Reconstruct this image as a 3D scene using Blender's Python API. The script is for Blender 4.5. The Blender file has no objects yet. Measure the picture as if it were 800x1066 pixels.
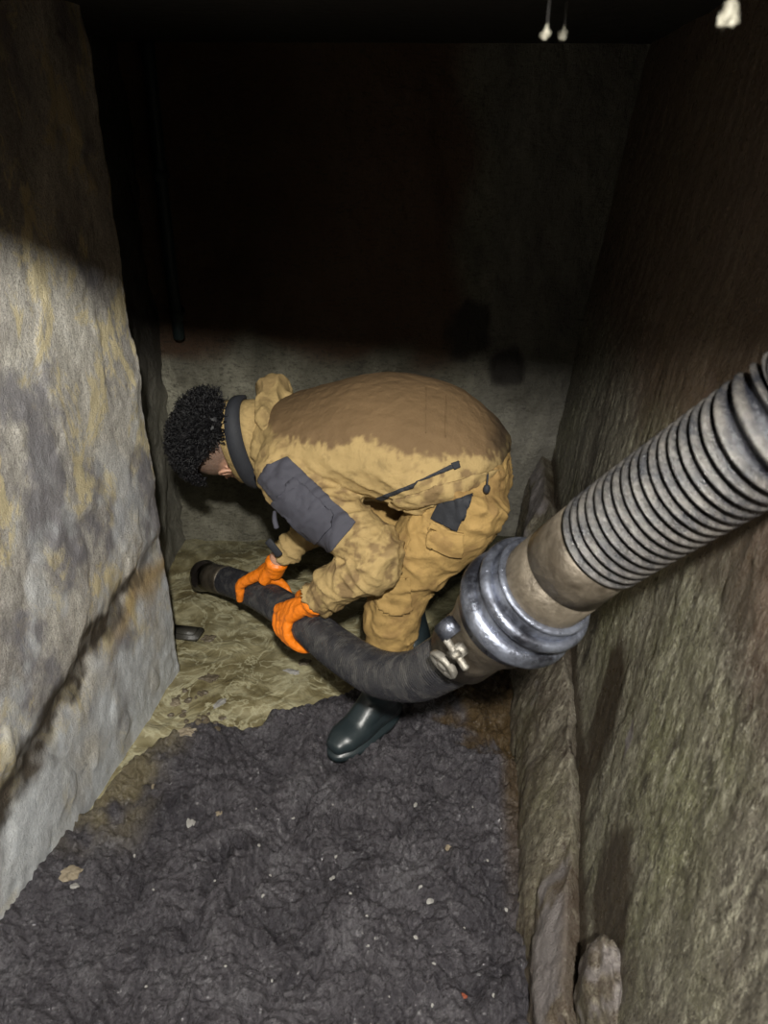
import bpy, bmesh, math, random
import numpy as np
from mathutils import Vector, Matrix
random.seed(7); rng = np.random.RandomState(7)
S = bpy.context.scene; COL = S.collection
PI = math.pi
# ------------------------------------------------------------------ camera, world, light, exposure
H = 1.47; PITCH = math.radians(27); F = 800.0
cd = bpy.data.cameras.new('camera'); cam = bpy.data.objects.new('camera', cd); COL.objects.link(cam)
cd.sensor_fit = 'VERTICAL'; cd.sensor_height = 36; cd.lens = 36 * F / 1066; cd.clip_start = 0.02
cam.location = (0, 0, H); cam.rotation_euler = (PI/2 - PITCH, 0, 0); S.camera = cam
cd.dof.use_dof = True; cd.dof.focus_distance = 1.9; cd.dof.aperture_fstop = 7.0
w = bpy.data.worlds.new('world'); S.world = w; w.use_nodes = True
w.node_tree.nodes['Background'].inputs[0].default_value = (0.55, 0.7, 1, 1)
w.node_tree.nodes['Background'].inputs[1].default_value = 0.002
LAMP = (0.07, -0.35, 1.79 + .42*.35)
ld = bpy.data.lights.new('work_lamp', 'POINT'); ld.energy = 300; ld.color = (1.0, 0.97, 0.90); ld.shadow_soft_size = 0.034
lo = bpy.data.objects.new('work_lamp', ld); lo.location = LAMP; COL.objects.link(lo)
S.view_settings.view_transform = 'Standard'; S.view_settings.look = 'None'
S.view_settings.exposure = 0.0; S.view_settings.gamma = 1; S.view_settings.use_curve_mapping = False
S.cycles.max_bounces = 6; S.cycles.diffuse_bounces = 2

cP, sP = math.cos(PITCH), math.sin(PITCH)
def pz(u, v, Z):                      # a point of the photograph at depth Z, as a place in the room
    a = (u-400)/F; b = (533-v)/F
    return Vector((a*Z, (cP + b*sP)*Z, H + (-sP + b*cP)*Z))
def pf(u, v, z=0.0):
    b = (533-v)/F; t = (z-H)/(-sP + b*cP); return pz(u, v, t)

# ------------------------------------------------------------------ noise
_p = rng.permutation(256); _p = np.concatenate([_p, _p, _p])
_g = rng.normal(size=(256, 3)); _g /= np.linalg.norm(_g, axis=1)[:, None]
def perlin(P):
    P = np.asarray(P, float); i = np.floor(P).astype(int); f = P - i; i &= 255
    q = f*f*f*(f*(f*6-15)+10); out = 0
    for dx in (0, 1):
        wx = q[:, 0] if dx else 1-q[:, 0]
        for dy in (0, 1):
            wy = q[:, 1] if dy else 1-q[:, 1]
            for dz in (0, 1):
                wz = q[:, 2] if dz else 1-q[:, 2]
                h = _p[_p[_p[i[:, 0]+dx] + i[:, 1]+dy] + i[:, 2]+dz]
                g = _g[h]
                out = out + wx*wy*wz*((f[:, 0]-dx)*g[:, 0] + (f[:, 1]-dy)*g[:, 1] + (f[:, 2]-dz)*g[:, 2])
    return out*1.5
def fbm(P, o=4, gain=.5):
    P = np.asarray(P, float); r = 0; a = 1; k = 1
    for j in range(o): r = r + a*perlin(P*k + 17.3*j); a *= gain; k *= 2.03
    return r
def ridged(P, o=4, gain=.5):
    P = np.asarray(P, float); r = 0; a = 1; k = 1; n = 0
    for j in range(o): r = r + a*(1-np.abs(perlin(P*k + 9.1*j))*2); n += a; a *= gain; k *= 2.1
    return r/n
def sm(x, a, b):
    t = np.clip((x-a)/(b-a), 0, 1); return t*t*(3-2*t)

# ------------------------------------------------------------------ objects
def link(name, me, mat=None, parent=None):
    o = bpy.data.objects.new(name, me); COL.objects.link(o)
    if mat is not None and me is not None: me.materials.clear(); me.materials.append(mat)
    if parent: o.parent = parent
    return o
def tag(o, label=None, cat=None, group=None, kind=None):
    if label: o['label'] = label
    if cat: o['category'] = cat
    if group: o['group'] = group
    if kind: o['kind'] = kind
    return o
def smooth(me): me.polygons.foreach_set('use_smooth', [True]*len(me.polygons))
def mesh_np(name, V, Fc, mat=None, parent=None, sm_=True, attrs=None):
    me = bpy.data.meshes.new(name); me.from_pydata([tuple(v) for v in V], [], [tuple(int(i) for i in f) for f in Fc]); me.update()
    if sm_: smooth(me)
    for k, a in (attrs or {}).items(): set_attr(me, k, a)
    return link(name, me, mat, parent)
def set_attr(me, k, a):
    at = me.attributes.new(k, 'FLOAT', 'POINT'); at.data.foreach_set('value', np.asarray(a, np.float32))
def get_co(me):
    c = np.empty(len(me.vertices)*3, np.float32); me.vertices.foreach_get('co', c); return c.reshape(-1, 3).astype(float)
def get_no(me):
    c = np.empty(len(me.vertices)*3, np.float32); me.vertices.foreach_get('normal', c); return c.reshape(-1, 3).astype(float)
def set_co(me, c): me.vertices.foreach_set('co', np.asarray(c, np.float32).ravel()); me.update()
def gridfaces(nu, nv):
    I = np.arange(nu*nv).reshape(nu, nv)
    return np.stack([I[:-1, :-1], I[1:, :-1], I[1:, 1:], I[:-1, 1:]], -1).reshape(-1, 4)

def catmull(P, n):
    P = [Vector(p) if not isinstance(p, Vector) else p for p in P]; out = []
    Q = [2*P[0]-P[1]] + P + [2*P[-1]-P[-2]]
    for i in range(1, len(Q)-2):
        for k in range(n):
            t = k/n; a, b, c, d = Q[i-1], Q[i], Q[i+1], Q[i+2]
            out.append(.5*((2*b) + (c-a)*t + (2*a-5*b+4*c-d)*t*t + (3*b-a-3*c+d)*t**3))
    out.append(P[-1]); return out
def interp(vals, n):
    out = []
    for i in range(len(vals)-1):
        for k in range(n):
            t = k/n; t = t*t*(3-2*t)*.5 + t*.5; out.append(tuple(x*(1-t)+y*t for x, y in zip(vals[i], vals[i+1])))
    out.append(tuple(vals[-1])); return out
def add_tube(bm, pts, rad, up=(0, 0, 1), seg=20, sub=4, caps=True, capk=.6):
    rad = [r if isinstance(r, tuple) else (r, r) for r in rad]
    P = catmull([Vector(p) for p in pts], sub) if sub > 1 else [Vector(p) for p in pts]
    R = interp(rad, sub) if sub > 1 else rad
    T = [(P[min(i+1, len(P)-1)] - P[max(i-1, 0)]).normalized() for i in range(len(P))]
    if caps:
        h = 4; p0, pe, t0, te, r0, re = P[0], P[-1], T[0], T[-1], R[0], R[-1]
        pre = []; post = []
        for j in range(h, 0, -1):
            a = j/(h+.3)*PI/2; pre.append((p0 - t0*math.sin(a)*min(r0)*capk, t0, (r0[0]*math.cos(a), r0[1]*math.cos(a))))
        for j in range(1, h+1):
            a = j/(h+.3)*PI/2; post.append((pe + te*math.sin(a)*min(re)*capk, te, (re[0]*math.cos(a), re[1]*math.cos(a))))
        P = [x[0] for x in pre]+P+[x[0] for x in post]; T = [x[1] for x in pre]+T+[x[1] for x in post]; R = [x[2] for x in pre]+R+[x[2] for x in post]
    side = None; rings = []
    for p, t, r in zip(P, T, R):
        s = Vector(up).cross(t) if side is None else side - t*side.dot(t)
        if s.length < 1e-4: s = Vector((1, 0, 0)).cross(t)
        s.normalize(); side = s; d = t.cross(s)
        rings.append([bm.verts.new(p + s*r[0]*math.cos(2*PI*k/seg) + d*r[1]*math.sin(2*PI*k/seg)) for k in range(seg)])
    for a, b in zip(rings[:-1], rings[1:]):
        for k in range(seg): bm.faces.new((a[k], a[(k+1) % seg], b[(k+1) % seg], b[k]))
    if caps: bm.faces.new(rings[0][::-1]); bm.faces.new(rings[-1])
    return rings
def add_ell(bm, c, M3, r, seg=20):        # ellipsoid with axes = columns of M3
    g = bmesh.ops.create_uvsphere(bm, u_segments=seg, v_segments=seg//2+2, radius=1)
    M = Matrix.Translation(Vector(c)) @ M3.to_4x4() @ Matrix.Diagonal((*r, 1))
    bmesh.ops.transform(bm, matrix=M, verts=g['verts'])
def add_box(bm, c, M3, d, bev=0):
    g = bmesh.ops.create_cube(bm, size=1)
    bmesh.ops.transform(bm, matrix=Matrix.Translation(Vector(c)) @ M3.to_4x4() @ Matrix.Diagonal((*d, 1)), verts=g['verts'])
    if bev:
        es = list({e for v in g['verts'] for e in v.link_edges}); bmesh.ops.bevel(bm, geom=es, offset=bev, segments=2, affect='EDGES')
def bmobj(name, bm, mat, parent=None, sm_=True):
    bmesh.ops.recalc_face_normals(bm, faces=bm.faces[:])
    me = bpy.data.meshes.new(name); bm.to_mesh(me); bm.free()
    if sm_: smooth(me)
    return link(name, me, mat, parent)
def fuse(name, bm, voxel, iters, mat, parent=None, disp=None):
    """several overlapping closed shapes become ONE continuous skin"""
    bmesh.ops.recalc_face_normals(bm, faces=bm.faces[:])
    me = bpy.data.meshes.new(name+'_raw'); bm.to_mesh(me); bm.free()
    o = bpy.data.objects.new(name+'_raw', me); COL.objects.link(o)
    m = o.modifiers.new('r', 'REMESH'); m.mode = 'VOXEL'; m.voxel_size = voxel
    if iters:
        m = o.modifiers.new('s', 'SMOOTH'); m.iterations = iters; m.factor = .5
    dg = bpy.context.evaluated_depsgraph_get(); ev = o.evaluated_get(dg)
    new = bpy.data.meshes.new_from_object(ev); bpy.data.objects.remove(o); new.name = name; smooth(new)
    if disp:
        c = get_co(new); n = get_no(new); set_co(new, c + n*disp(c, n)[:, None])
    return link(name, new, mat, parent)
def patch(name, src, poly, n, mat, parent, off=.003, thick=.002, depth=.12, dome=0.0):
    """a piece of cloth cut out of the garment's own surface and laid on it"""
    bm = bmesh.new(); bm.from_mesh(src.data); n = Vector(n).normalized()
    poly = [Vector(p) for p in poly]; c = sum(poly, Vector())/len(poly)
    kill = [v for v in bm.verts if abs((v.co-c).dot(n)) > depth or (v.co-c).length > .6]
    bmesh.ops.delete(bm, geom=kill, context='VERTS')
    bm.normal_update()
    bmesh.ops.delete(bm, geom=[f for f in bm.faces if f.normal.dot(n) < .05], context='FACES')
    for i in range(len(poly)):
        a, b = poly[i], poly[(i+1) % len(poly)]; pn = (b-a).cross(n).normalized()
        if (c-a).dot(pn) > 0: pn = -pn
        bmesh.ops.bisect_plane(bm, geom=bm.verts[:]+bm.edges[:]+bm.faces[:], plane_co=a, plane_no=pn, clear_outer=True)
    if not bm.faces: bm.free(); print('EMPTY PATCH', name); return None
    bm.normal_update()
    base = {}; nn = {v: v.normal.copy() for v in bm.verts}
    left = set(bm.faces); isl = []
    while left:
        st = [left.pop()]; grp = set(st)
        while st:
            for e in st.pop().edges:
                for g in e.link_faces:
                    if g in left: left.discard(g); grp.add(g); st.append(g)
        isl.append(grp)
    isl.sort(key=len)
    for g in isl[:-1]: bmesh.ops.delete(bm, geom=list(g), context='FACES')
    for v in bm.verts: v.co += nn[v]*off
    if thick:
        r = bmesh.ops.extrude_face_region(bm, geom=bm.faces[:])
        nv = [g for g in r['geom'] if isinstance(g, bmesh.types.BMVert)]
        # old shell stays below, new shell rises
        bm.normal_update()
        for v in nv: v.co += n*0.0
        for v in nv:
            v.co += (v.normal if v.normal.length > .5 else n)*thick
    o = bmobj(name, bm, mat, parent); return o

# ------------------------------------------------------------------ materials
class NT:
    def __init__(s, name):
        s.m = bpy.data.materials.new(name); s.m.use_nodes = True; s.t = s.m.node_tree; s.b = s.t.nodes['Principled BSDF']
        s.tc = s.t.nodes.new('ShaderNodeTexCoord').outputs['Object']
    def n(s, typ, **k):
        x = s.t.nodes.new(typ)
        for a, v in k.items(): setattr(x, a, v)
        return x
    def l(s, a, b): s.t.links.new(a, b)
    def mapv(s, scale, rot=(0, 0, 0)):
        x = s.n('ShaderNodeMapping'); x.inputs['Scale'].default_value = scale; x.inputs['Rotation'].default_value = rot; s.l(s.tc, x.inputs[0]); return x.outputs[0]
    def noise(s, sc, det=5, rough=.55, vec=None, dist=0):
        x = s.n('ShaderNodeTexNoise'); x.inputs['Scale'].default_value = sc; x.inputs['Detail'].default_value = det
        x.inputs['Roughness'].default_value = rough; x.inputs['Distortion'].default_value = dist
        s.l(vec or s.tc, x.inputs['Vector']); return x.outputs['Fac']
    def vor(s, sc, vec=None, feat='F1'):
        x = s.n('ShaderNodeTexVoronoi'); x.feature = feat; x.inputs['Scale'].default_value = sc; s.l(vec or s.tc, x.inputs['Vector']); return x.outputs['Distance']
    def ramp(s, fac, stops):
        x = s.n('ShaderNodeValToRGB'); e = x.color_ramp.elements
        while len(e) < len(stops): e.new(.5)
        for i, (p, c) in enumerate(stops):
            e[i].position = p; e[i].color = (c, c, c, 1) if not isinstance(c, tuple) else (*c, 1)
        s.l(fac, x.inputs[0]); return x.outputs[0]
    def mix(s, f, a, b, mode='MIX'):
        x = s.n('ShaderNodeMix', data_type='RGBA', blend_type=mode)
        for i, v in ((0, f), (6, a), (7, b)):
            if isinstance(v, (int, float)): x.inputs[i].default_value = v
            elif isinstance(v, tuple): x.inputs[i].default_value = (*v, 1)
            else: s.l(v, x.inputs[i])
        return x.outputs[2]
    def math(s, op, a, b=0.0):
        x = s.n('ShaderNodeMath', operation=op)
        for i, v in ((0, a), (1, b)):
            if isinstance(v, (int, float)): x.inputs[i].default_value = v
            else: s.l(v, x.inputs[i])
        return x.outputs[0]
    def attr(s, name): x = s.n('ShaderNodeAttribute'); x.attribute_name = name; return x.outputs['Fac']
    def color(s, c):
        if isinstance(c, tuple): s.b.inputs['Base Color'].default_value = (*c, 1)
        else: s.l(c, s.b.inputs['Base Color'])
    def rough(s, r):
        if isinstance(r, (int, float)): s.b.inputs['Roughness'].default_value = r
        else: s.l(r, s.b.inputs['Roughness'])
    def bump(s, h, dist, st=1.0, prev=None):
        x = s.n('ShaderNodeBump'); x.inputs['Distance'].default_value = dist; x.inputs['Strength'].default_value = st
        s.l(h, x.inputs['Height']); 
        if prev: s.l(prev, x.inputs['Normal'])
        s.l(x.outputs[0], s.b.inputs['Normal']); return x.outputs[0]
    def spec(s, v): s.b.inputs['Specular IOR Level'].default_value = v

def simple(name, c, r=.6, metal=0, bump=None, spec=.5, var=.15, vs=30):
    m = NT(name); d = tuple(x*(1-var*2) for x in c)
    m.color(m.mix(m.noise(vs), d, tuple(min(1, x*(1+var)) for x in c))); m.rough(r); m.b.inputs['Metallic'].default_value = metal; m.spec(spec)
    if bump: m.bump(m.noise(bump[0], 4), bump[1])
    return m.m

def mat_leftrock():
    m = NT('layered_grey_rock')
    v = m.mapv((1, 1, .55))
    base = m.ramp(m.noise(4.5, 8, .62, v, .6), [(.30, (.24, .225, .21)), (.44, (.42, .395, .36)), (.58, (.62, .59, .52)), (.75, (.76, .74, .69))])
    fine = m.noise(60, 6, .7, v); base = m.mix(.75, base, m.ramp(fine, [(.3, .62), (.7, 1.15)]), 'MULTIPLY')
    base = m.mix(m.ramp(m.noise(26, 7, .75, m.mapv((1, 1, .7)), .6), [(.34, .55), (.45, 0.0)]), base, (.13, .12, .11))
    base = m.mix(m.ramp(m.noise(210, 4, .8), [(.36, .7), (.50, 0.0)]), base, (.14, .13, .12))
    base = m.mix(m.ramp(m.noise(190, 4, .8, m.mapv((1.3, 1, .8))), [(.58, 0.0), (.70, .5)]), base, (.85, .84, .80))
    base = m.mix(m.ramp(m.noise(5.6, 9, .74, m.mapv((1, 1.4, .9), (0, 0, 1)), .5), [(.53, 0.0), (.575, .8)]), base, (.62, .53, .31))
    base = m.mix(m.ramp(m.noise(3.3, 5, .6, m.mapv((1.3, 1.3, 1), (.4, 1, 1))), [(.52, 0.0), (.60, .8)]), base, (.17, .165, .185))
    base = m.mix(m.attr('pale'), base, m.mix(m.noise(80, 5, .7), (.30, .32, .35), (.78, .80, .80)))
    base = m.mix(m.attr('ochre'), base, (.36, .25, .10))
    base = m.mix(m.attr('seam'), base, m.mix(m.noise(40, 4), (.012, .010, .008), (.085, .066, .045)))
    m.color(base); m.rough(m.ramp(m.noise(30), [(.3, .45), (.7, .75)])); m.spec(.4)
    b = m.bump(m.noise(90, 6, .65, v, .2), .0035); m.bump(m.noise(260, 4, .7), .0035, 1, b)
    return m.m
def mat_rightrock():
    m = NT('pitted_mossy_concrete')
    v = m.mapv((1, 1, .33))
    base = m.ramp(m.noise(3.0, 7, .6, v, .5), [(.3, (.085, .070, .055)), (.48, (.16, .145, .112)), (.64, (.23, .215, .165)), (.8, (.28, .265, .22))])
    base = m.mix(m.ramp(m.noise(2.3, 6, .65, m.mapv((1, 1, .8), (1, 0, 2))), [(.45, 0.0), (.60, .6)]), base, (.16, .165, .075))
    base = m.mix(m.ramp(m.noise(38, 6, .7, m.mapv((1, 1, .30))), [(.54, 0.0), (.64, .75)]), base, (.44, .42, .32))
    base = m.mix(m.ramp(m.noise(26, 5, .65, v), [(.32, .9), (.46, 0.0)]), base, (.018, .014, .010))
    base = m.mix(m.ramp(m.noise(160, 5, .8, m.mapv((1, 1, .45))), [(.40, .85), (.50, 0.0)]), base, (.035, .028, .02))
    base = m.mix(m.ramp(m.noise(150, 5, .8, m.mapv((1.2, 1, .45))), [(.54, 0.0), (.66, .6)]), base, (.50, .48, .38))
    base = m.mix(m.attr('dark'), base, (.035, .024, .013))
    base = m.mix(m.attr('red'), base, (.085, .052, .034))
    base = m.mix(m.attr('pale'), base, (.21, .19, .19))
    m.color(base); m.rough(m.ramp(m.noise(60, 5, .7), [(.38, .22), (.62, .55)])); m.spec(.55)
    b = m.bump(m.noise(95, 6, .68, m.mapv((1, 1, .45)), .2), .005); m.bump(m.noise(260, 4, .7, m.mapv((1, 1, .5))), .004, 1, b)
    return m.m
def mat_backwall():
    m = NT('stained_back_wall')
    v = m.mapv((1, 1, .5))
    base = m.ramp(m.noise(4, 8, .65, v, .6), [(.3, (.08, .074, .055)), (.5, (.19, .18, .135)), (.72, (.36, .345, .265))])
    base = m.mix(m.attr('brown'), base, (.10, .045, .020))
    base = m.mix(m.ramp(m.noise(70, 6, .8, m.mapv((.6, 1, 1.3)), .4), [(.36, .75), (.50, 0.0)]), base, (.045, .04, .03))
    base = m.mix(m.attr('grey'), base, m.mix(m.noise(40, 6, .8), (.06, .056, .05), (.19, .18, .165)))
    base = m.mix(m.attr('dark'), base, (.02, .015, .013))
    m.color(base); m.rough(.55); b = m.bump(m.noise(18, 8, .7, v), .02); m.bump(m.noise(90, 5, .7, m.mapv((.4, 1, 1.4))), .005, 1, b)
    return m.m
def mat_mud():
    m = NT('wet_grey_mud')
    base = m.ramp(m.noise(7, 7, .6, None, .5), [(.3, (.070, .065, .075)), (.55, (.142, .132, .146)), (.75, (.26, .25, .268))])
    base = m.mix(m.ramp(m.noise(70, 4, .7), [(.70, 0.0), (.78, .55)]), base, (.36, .32, .26))  # pale specks painted in, standing for small glints on the wet mud
    base = m.mix(m.ramp(m.noise(120, 6, .8, None, .4), [(.38, .8), (.50, 0.0)]), base, (.035, .031, .034))
    base = m.mix(m.attr('sand'), base, m.mix(m.noise(60, 6, .7), (.12, .095, .055), (.36, .31, .20)))
    base = m.mix(m.attr('rust'), base, m.mix(m.noise(50, 6, .75), (.04, .025, .012), (.20, .135, .065)))
    m.color(base); m.rough(m.ramp(m.noise(24, 6, .7), [(.38, .07), (.62, .30)])); m.spec(.6)
    b = m.bump(m.noise(40, 9, .70, None, .8), .038); m.bump(m.noise(190, 6, .75, None, .4), .010, 1, b)
    return m.m
def mat_sludge():
    m = NT('olive_sludge_water')
    v = m.mapv((1, 1, 1)); 
    f = m.noise(5, 6, .55, v, 1.8)
    base = m.ramp(f, [(.34, (.13, .105, .052)), (.44, (.21, .18, .095)), (.55, (.33, .295, .175)), (.68, (.44, .40, .25))])
    base = m.mix(m.ramp(m.noise(6.5, 5, .55, v, 2.2), [(.47, 0.0), (.51, .8), (.55, 0.0)]), base, (.52, .49, .32))
    base = m.mix(m.attr('deep'), base, (.035, .034, .018))
    m.color(base); m.rough(m.ramp(m.noise(9, 5, .6, v, 2), [(.4, .12), (.6, .34)])); m.spec(.6)
    b = m.bump(m.noise(9, 3, .5, v, 1.6), .012); m.bump(m.noise(70, 3, .55, v, .2), .0015, 1, b)
    return m.m
def cloth_mat(name, c, dirt, thr=None):
    m = NT(name)
    base = m.mix(m.noise(9, 6, .6), tuple(x*.80 for x in c), tuple(x*1.15 for x in c))
    base = m.mix(m.ramp(m.noise(22, 7, .7, None, .5), [(.52, 0.0), (.66, .55)]), base, tuple(x*.45 for x in c))
    base = m.mix(m.attr('wet'), base, m.mix(m.noise(7, 5), tuple(x*.75 for x in dirt), tuple(x*1.2 for x in dirt)))
    base = m.mix(m.attr('dark'), base, (.022, .016, .011))
    m.color(base); m.rough(.78); m.spec(.25)
    wv = m.n('ShaderNodeTexWave'); wv.inputs['Scale'].default_value = 260; m.l(m.tc, wv.inputs[0])
    b = m.bump(m.noise(45, 6, .6), .004); m.bump(wv.outputs['Fac'], .0006, .5, b)
    return m.m
def mat_steel(name, dark, light, r0=.22, r1=.5, metal=.85):
    m = NT(name)
    m.color(m.mix(m.ramp(m.noise(16, 8, .68, None, .4), [(.38, 0.0), (.62, 1.0)]), dark, light))
    m.rough(m.ramp(m.noise(40, 6), [(.35, r0), (.65, r1)])); m.b.inputs['Metallic'].default_value = metal
    m.bump(m.noise(50, 7, .65), .003)
    return m.m
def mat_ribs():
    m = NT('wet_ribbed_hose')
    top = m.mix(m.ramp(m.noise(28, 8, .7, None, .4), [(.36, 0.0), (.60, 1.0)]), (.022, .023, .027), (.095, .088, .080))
    m.color(m.mix(m.attr('valley_shade'), top, (.012, .013, .018)))  # gaps between ribs coloured near black, standing for their shade
    m.rough(m.ramp(m.noise(60, 6, .7), [(.35, .16), (.65, .40)])); m.b.inputs['Metallic'].default_value = .3; m.spec(.7)
    m.bump(m.noise(80, 7, .7), .003); return m.m
def mat_hose():
    m = NT('black_hose_rubber')
    m.color(m.mix(m.attr('valley_shade'), m.mix(m.ramp(m.noise(24, 8, .7, None, .5), [(.48, 0.0), (.68, .6)]), (.024, .024, .028), (.12, .115, .105)), (.005, .005, .006)))  # ridges worn grey; valleys blackened in colour to stand for shade
    m.rough(m.ramp(m.noise(30, 6, .7), [(.35, .18), (.65, .42)])); m.spec(.7); m.bump(m.noise(90, 5), .0015); return m.m
M = dict(
 left=mat_leftrock(), right=mat_rightrock(), back=mat_backwall(), mud=mat_mud(), sludge=mat_sludge(),
 jacket=cloth_mat('khaki_jacket_cloth', (.40, .285, .125), (.165, .105, .052)),
 trousers=cloth_mat('ochre_trouser_cloth', (.40, .26, .095), (.21, .125, .05)),
 panel=simple('charcoal_cloth', (.052, .052, .068), .8, bump=(300, .001), var=.08),
 black=simple('black_cloth', (.018, .020, .026), .75, bump=(200, .001)),
 glove=simple('orange_rubber', (.90, .225, .012), .42, bump=(60, .003), var=.06),
 boot=simple('dark_green_rubber', (.022, .032, .036), .36, bump=(40, .001), spec=.5),
 rubber=mat_hose(),
 grease=simple('wet_dark_rubber', (.022, .018, .016), .22, bump=(30, .004), spec=.7),
 steel=mat_steel('greasy_dark_steel', (.035, .036, .045), (.24, .26, .32), .25, .5, .75),
 brass=mat_steel('muddy_brass_sleeve', (.06, .048, .034), (.155, .13, .098), .35, .6, .45),
 ribs=mat_ribs(),
 zinc=mat_steel('pale_worn_zinc', (.13, .115, .09), (.46, .44, .40), .35, .6, .6),
 ceiling=simple('black_damp_ceiling', (.03, .028, .026), .7, bump=(20, .01)),
 stone=simple('pale_stone_chip', (.26, .215, .15), .6, bump=(60, .003)),
 whitestone=simple('white_stone_chip', (.34, .33, .31), .5, bump=(60, .003)),
 bluep=simple('blue_plastic', (.02, .09, .30), .35),
 darkp=simple('muddy_black_plastic', (.045, .042, .034), .45, bump=(40, .002)),
 red=simple('rust_red_stone', (.22, .05, .02), .6),
 cream=simple('cream_mineral_crust', (.17, .16, .125), .6, bump=(200, .002)),
 pipe=simple('dark_teal_pipe', (.02, .035, .036), .5, bump=(30, .003)),
 grit=simple('dull_brown_grit_stone', (.13, .105, .07), .5, bump=(60, .003)),
)
def mat_skin():
    m = NT('skin'); base = m.mix(m.noise(30, 4), (.44, .235, .15), (.56, .33, .23))
    base = m.mix(m.attr('stubble'), base, m.mix(m.noise(320, 3, .7), (.02, .016, .015), (.30, .20, .15)))
    m.color(base); m.rough(.45); m.b.inputs['Subsurface Weight'].default_value = .12; m.b.inputs['Subsurface Radius'].default_value = (.01, .004, .002)
    m.bump(m.noise(150, 4), .0008); return m.m
M['skin'] = mat_skin()
M['hair'] = simple('black_curly_hair', (.005, .0048, .006), .5, spec=.35)

# ------------------------------------------------------------------ the pit
def rockgrid(name, fpos, U, V, nrm, disp, mat, attrs=None, parent=None):
    uu, vv = np.meshgrid(U, V, indexing='ij'); P = fpos(uu.ravel(), vv.ravel()); d = disp(P, uu.ravel(), vv.ravel())
    Q = P + np.asarray(nrm)*d[:, None] if np.ndim(nrm) == 1 else P + nrm(uu.ravel(), vv.ravel())*d[:, None]
    at = {k: f(P, uu.ravel(), vv.ravel()) for k, f in (attrs or {}).items()}
    return mesh_np(name, Q, gridfaces(len(U), len(V)), mat, parent, True, at)

# left: the bright rock face, one edge turned at its far end
EX, EY = -.62, 1.87
def lx(y): return -.62 - .184*(1.87-y)
def left_pos(u, v):           # u: along y from -0.4 .. 1.87 then round the edge into the recess
    x = np.where(u <= EY, lx(u), -.62 - (u-EY)*.95); y = np.where(u <= EY, u, EY + (u-EY)*.30)
    edge = .010*fbm(np.stack([v*0, v*0+3, v*7], 1), 5)*np.exp(-((u-EY)/.10)**2)
    return np.stack([x + edge, y, v], 1)
def seamline(u, v):            # the dark diagonal cleft, falling towards the camera
    return v - (.43 + (u-1.87)*.19 + .02*np.sin(u*9) + .02*perlin(np.stack([u*8, v*0, v*4], 1)))
def left_disp(P, u, v):
    d = .008*fbm(P*[3, 3, 2], 2) + .0028*fbm(P*[24, 24, 16], 4) + .0012*ridged(P*[22, 24, 16], 4)
    s = seamline(u, v); d = d - .014*np.exp(-(s/.05)**2) + .008*sm(s, -.02, .06)
    st = fbm(P*[3, 3.5, 2]+[0, 0, 9], 4); d = d + .005*sm(st, .05, .12)
    d = d + .006*np.sign(perlin(P*[6, 7, 3]))*0
    return d*(1-.5*np.exp(-((u-EY)/.03)**2))
U = np.concatenate([np.linspace(-.4, EY, 300), EY + np.linspace(.004, .26, 30)])
def band(P, u, v):
    s = seamline(u, v); n = perlin(P*[20, 20, 14])*.02 + perlin(P*[60, 60, 40])*.012
    w_ = np.interp(u, [1.0, 1.13, 1.52, 1.8, 1.87], [.095, .088, .062, .034, .024]); n = n + .03*fbm(P*[14, 14, 9], 4)
    return sm(-np.abs(s+n*1.2-.004), -w_, -w_*.35)*(1-.55*sm(u, 1.70, 1.83))*(.75+.25*sm(perlin(P*30), -.2, .2))
rockgrid('wall_left', left_pos, U, np.linspace(-.1, 1.75, 230), (1, -.184, 0), left_disp, M['left'], dict(
    seam=band,
    pale=lambda P, u, v: np.clip(.9*sm(-seamline(u, v), 0, .08)*sm(fbm(P*[6, 6, 4], 4), -.6, .2) + .55*sm(fbm(P*[9, 9, 6]+4, 4), .0, .35)*sm(-v, -.95, -.6), 0, 1),
    ochre=lambda P, u, v: .8*sm(-np.abs(seamline(u, v)+.055+.05*perlin(P*9)), -.05, 0)*sm(u, 1.45, 1.7)))['kind'] = 'structure'
# recess wall behind the rock
def rc_pos(u, v): return np.stack([-.81 + .03*(v*0), u, v], 1)
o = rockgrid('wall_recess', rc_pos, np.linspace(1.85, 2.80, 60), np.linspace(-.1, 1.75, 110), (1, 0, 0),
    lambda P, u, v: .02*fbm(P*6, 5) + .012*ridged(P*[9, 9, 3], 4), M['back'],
    dict(grey=lambda P, u, v: u*0+.4, dark=lambda P, u, v: sm(v, .5, .8)*.7)); o['kind'] = 'structure'  # upper recess painted darker, standing for the light it misses
def bk_pos(u, v): return np.stack([u, 2.72 + .05*np.maximum(0, u), v], 1)
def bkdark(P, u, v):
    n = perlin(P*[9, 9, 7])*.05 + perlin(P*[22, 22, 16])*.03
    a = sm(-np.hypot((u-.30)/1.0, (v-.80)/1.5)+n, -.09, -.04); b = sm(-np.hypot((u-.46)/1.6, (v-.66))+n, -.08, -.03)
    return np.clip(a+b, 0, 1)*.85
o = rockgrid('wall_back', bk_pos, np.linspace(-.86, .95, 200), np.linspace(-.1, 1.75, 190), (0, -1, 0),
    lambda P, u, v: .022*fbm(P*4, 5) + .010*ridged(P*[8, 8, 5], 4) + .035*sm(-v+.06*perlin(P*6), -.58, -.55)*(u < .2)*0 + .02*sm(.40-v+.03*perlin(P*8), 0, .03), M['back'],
    dict(grey=lambda P, u, v: sm(u+.1*perlin(P*7), .25, .42)*.5, dark=bkdark, brown=lambda P, u, v: .85*sm(v+.1*perlin(P*5), .68, .78)*sm(-u+.1*perlin(P*4), -.35, -.2))); o['kind'] = 'structure'

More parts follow.
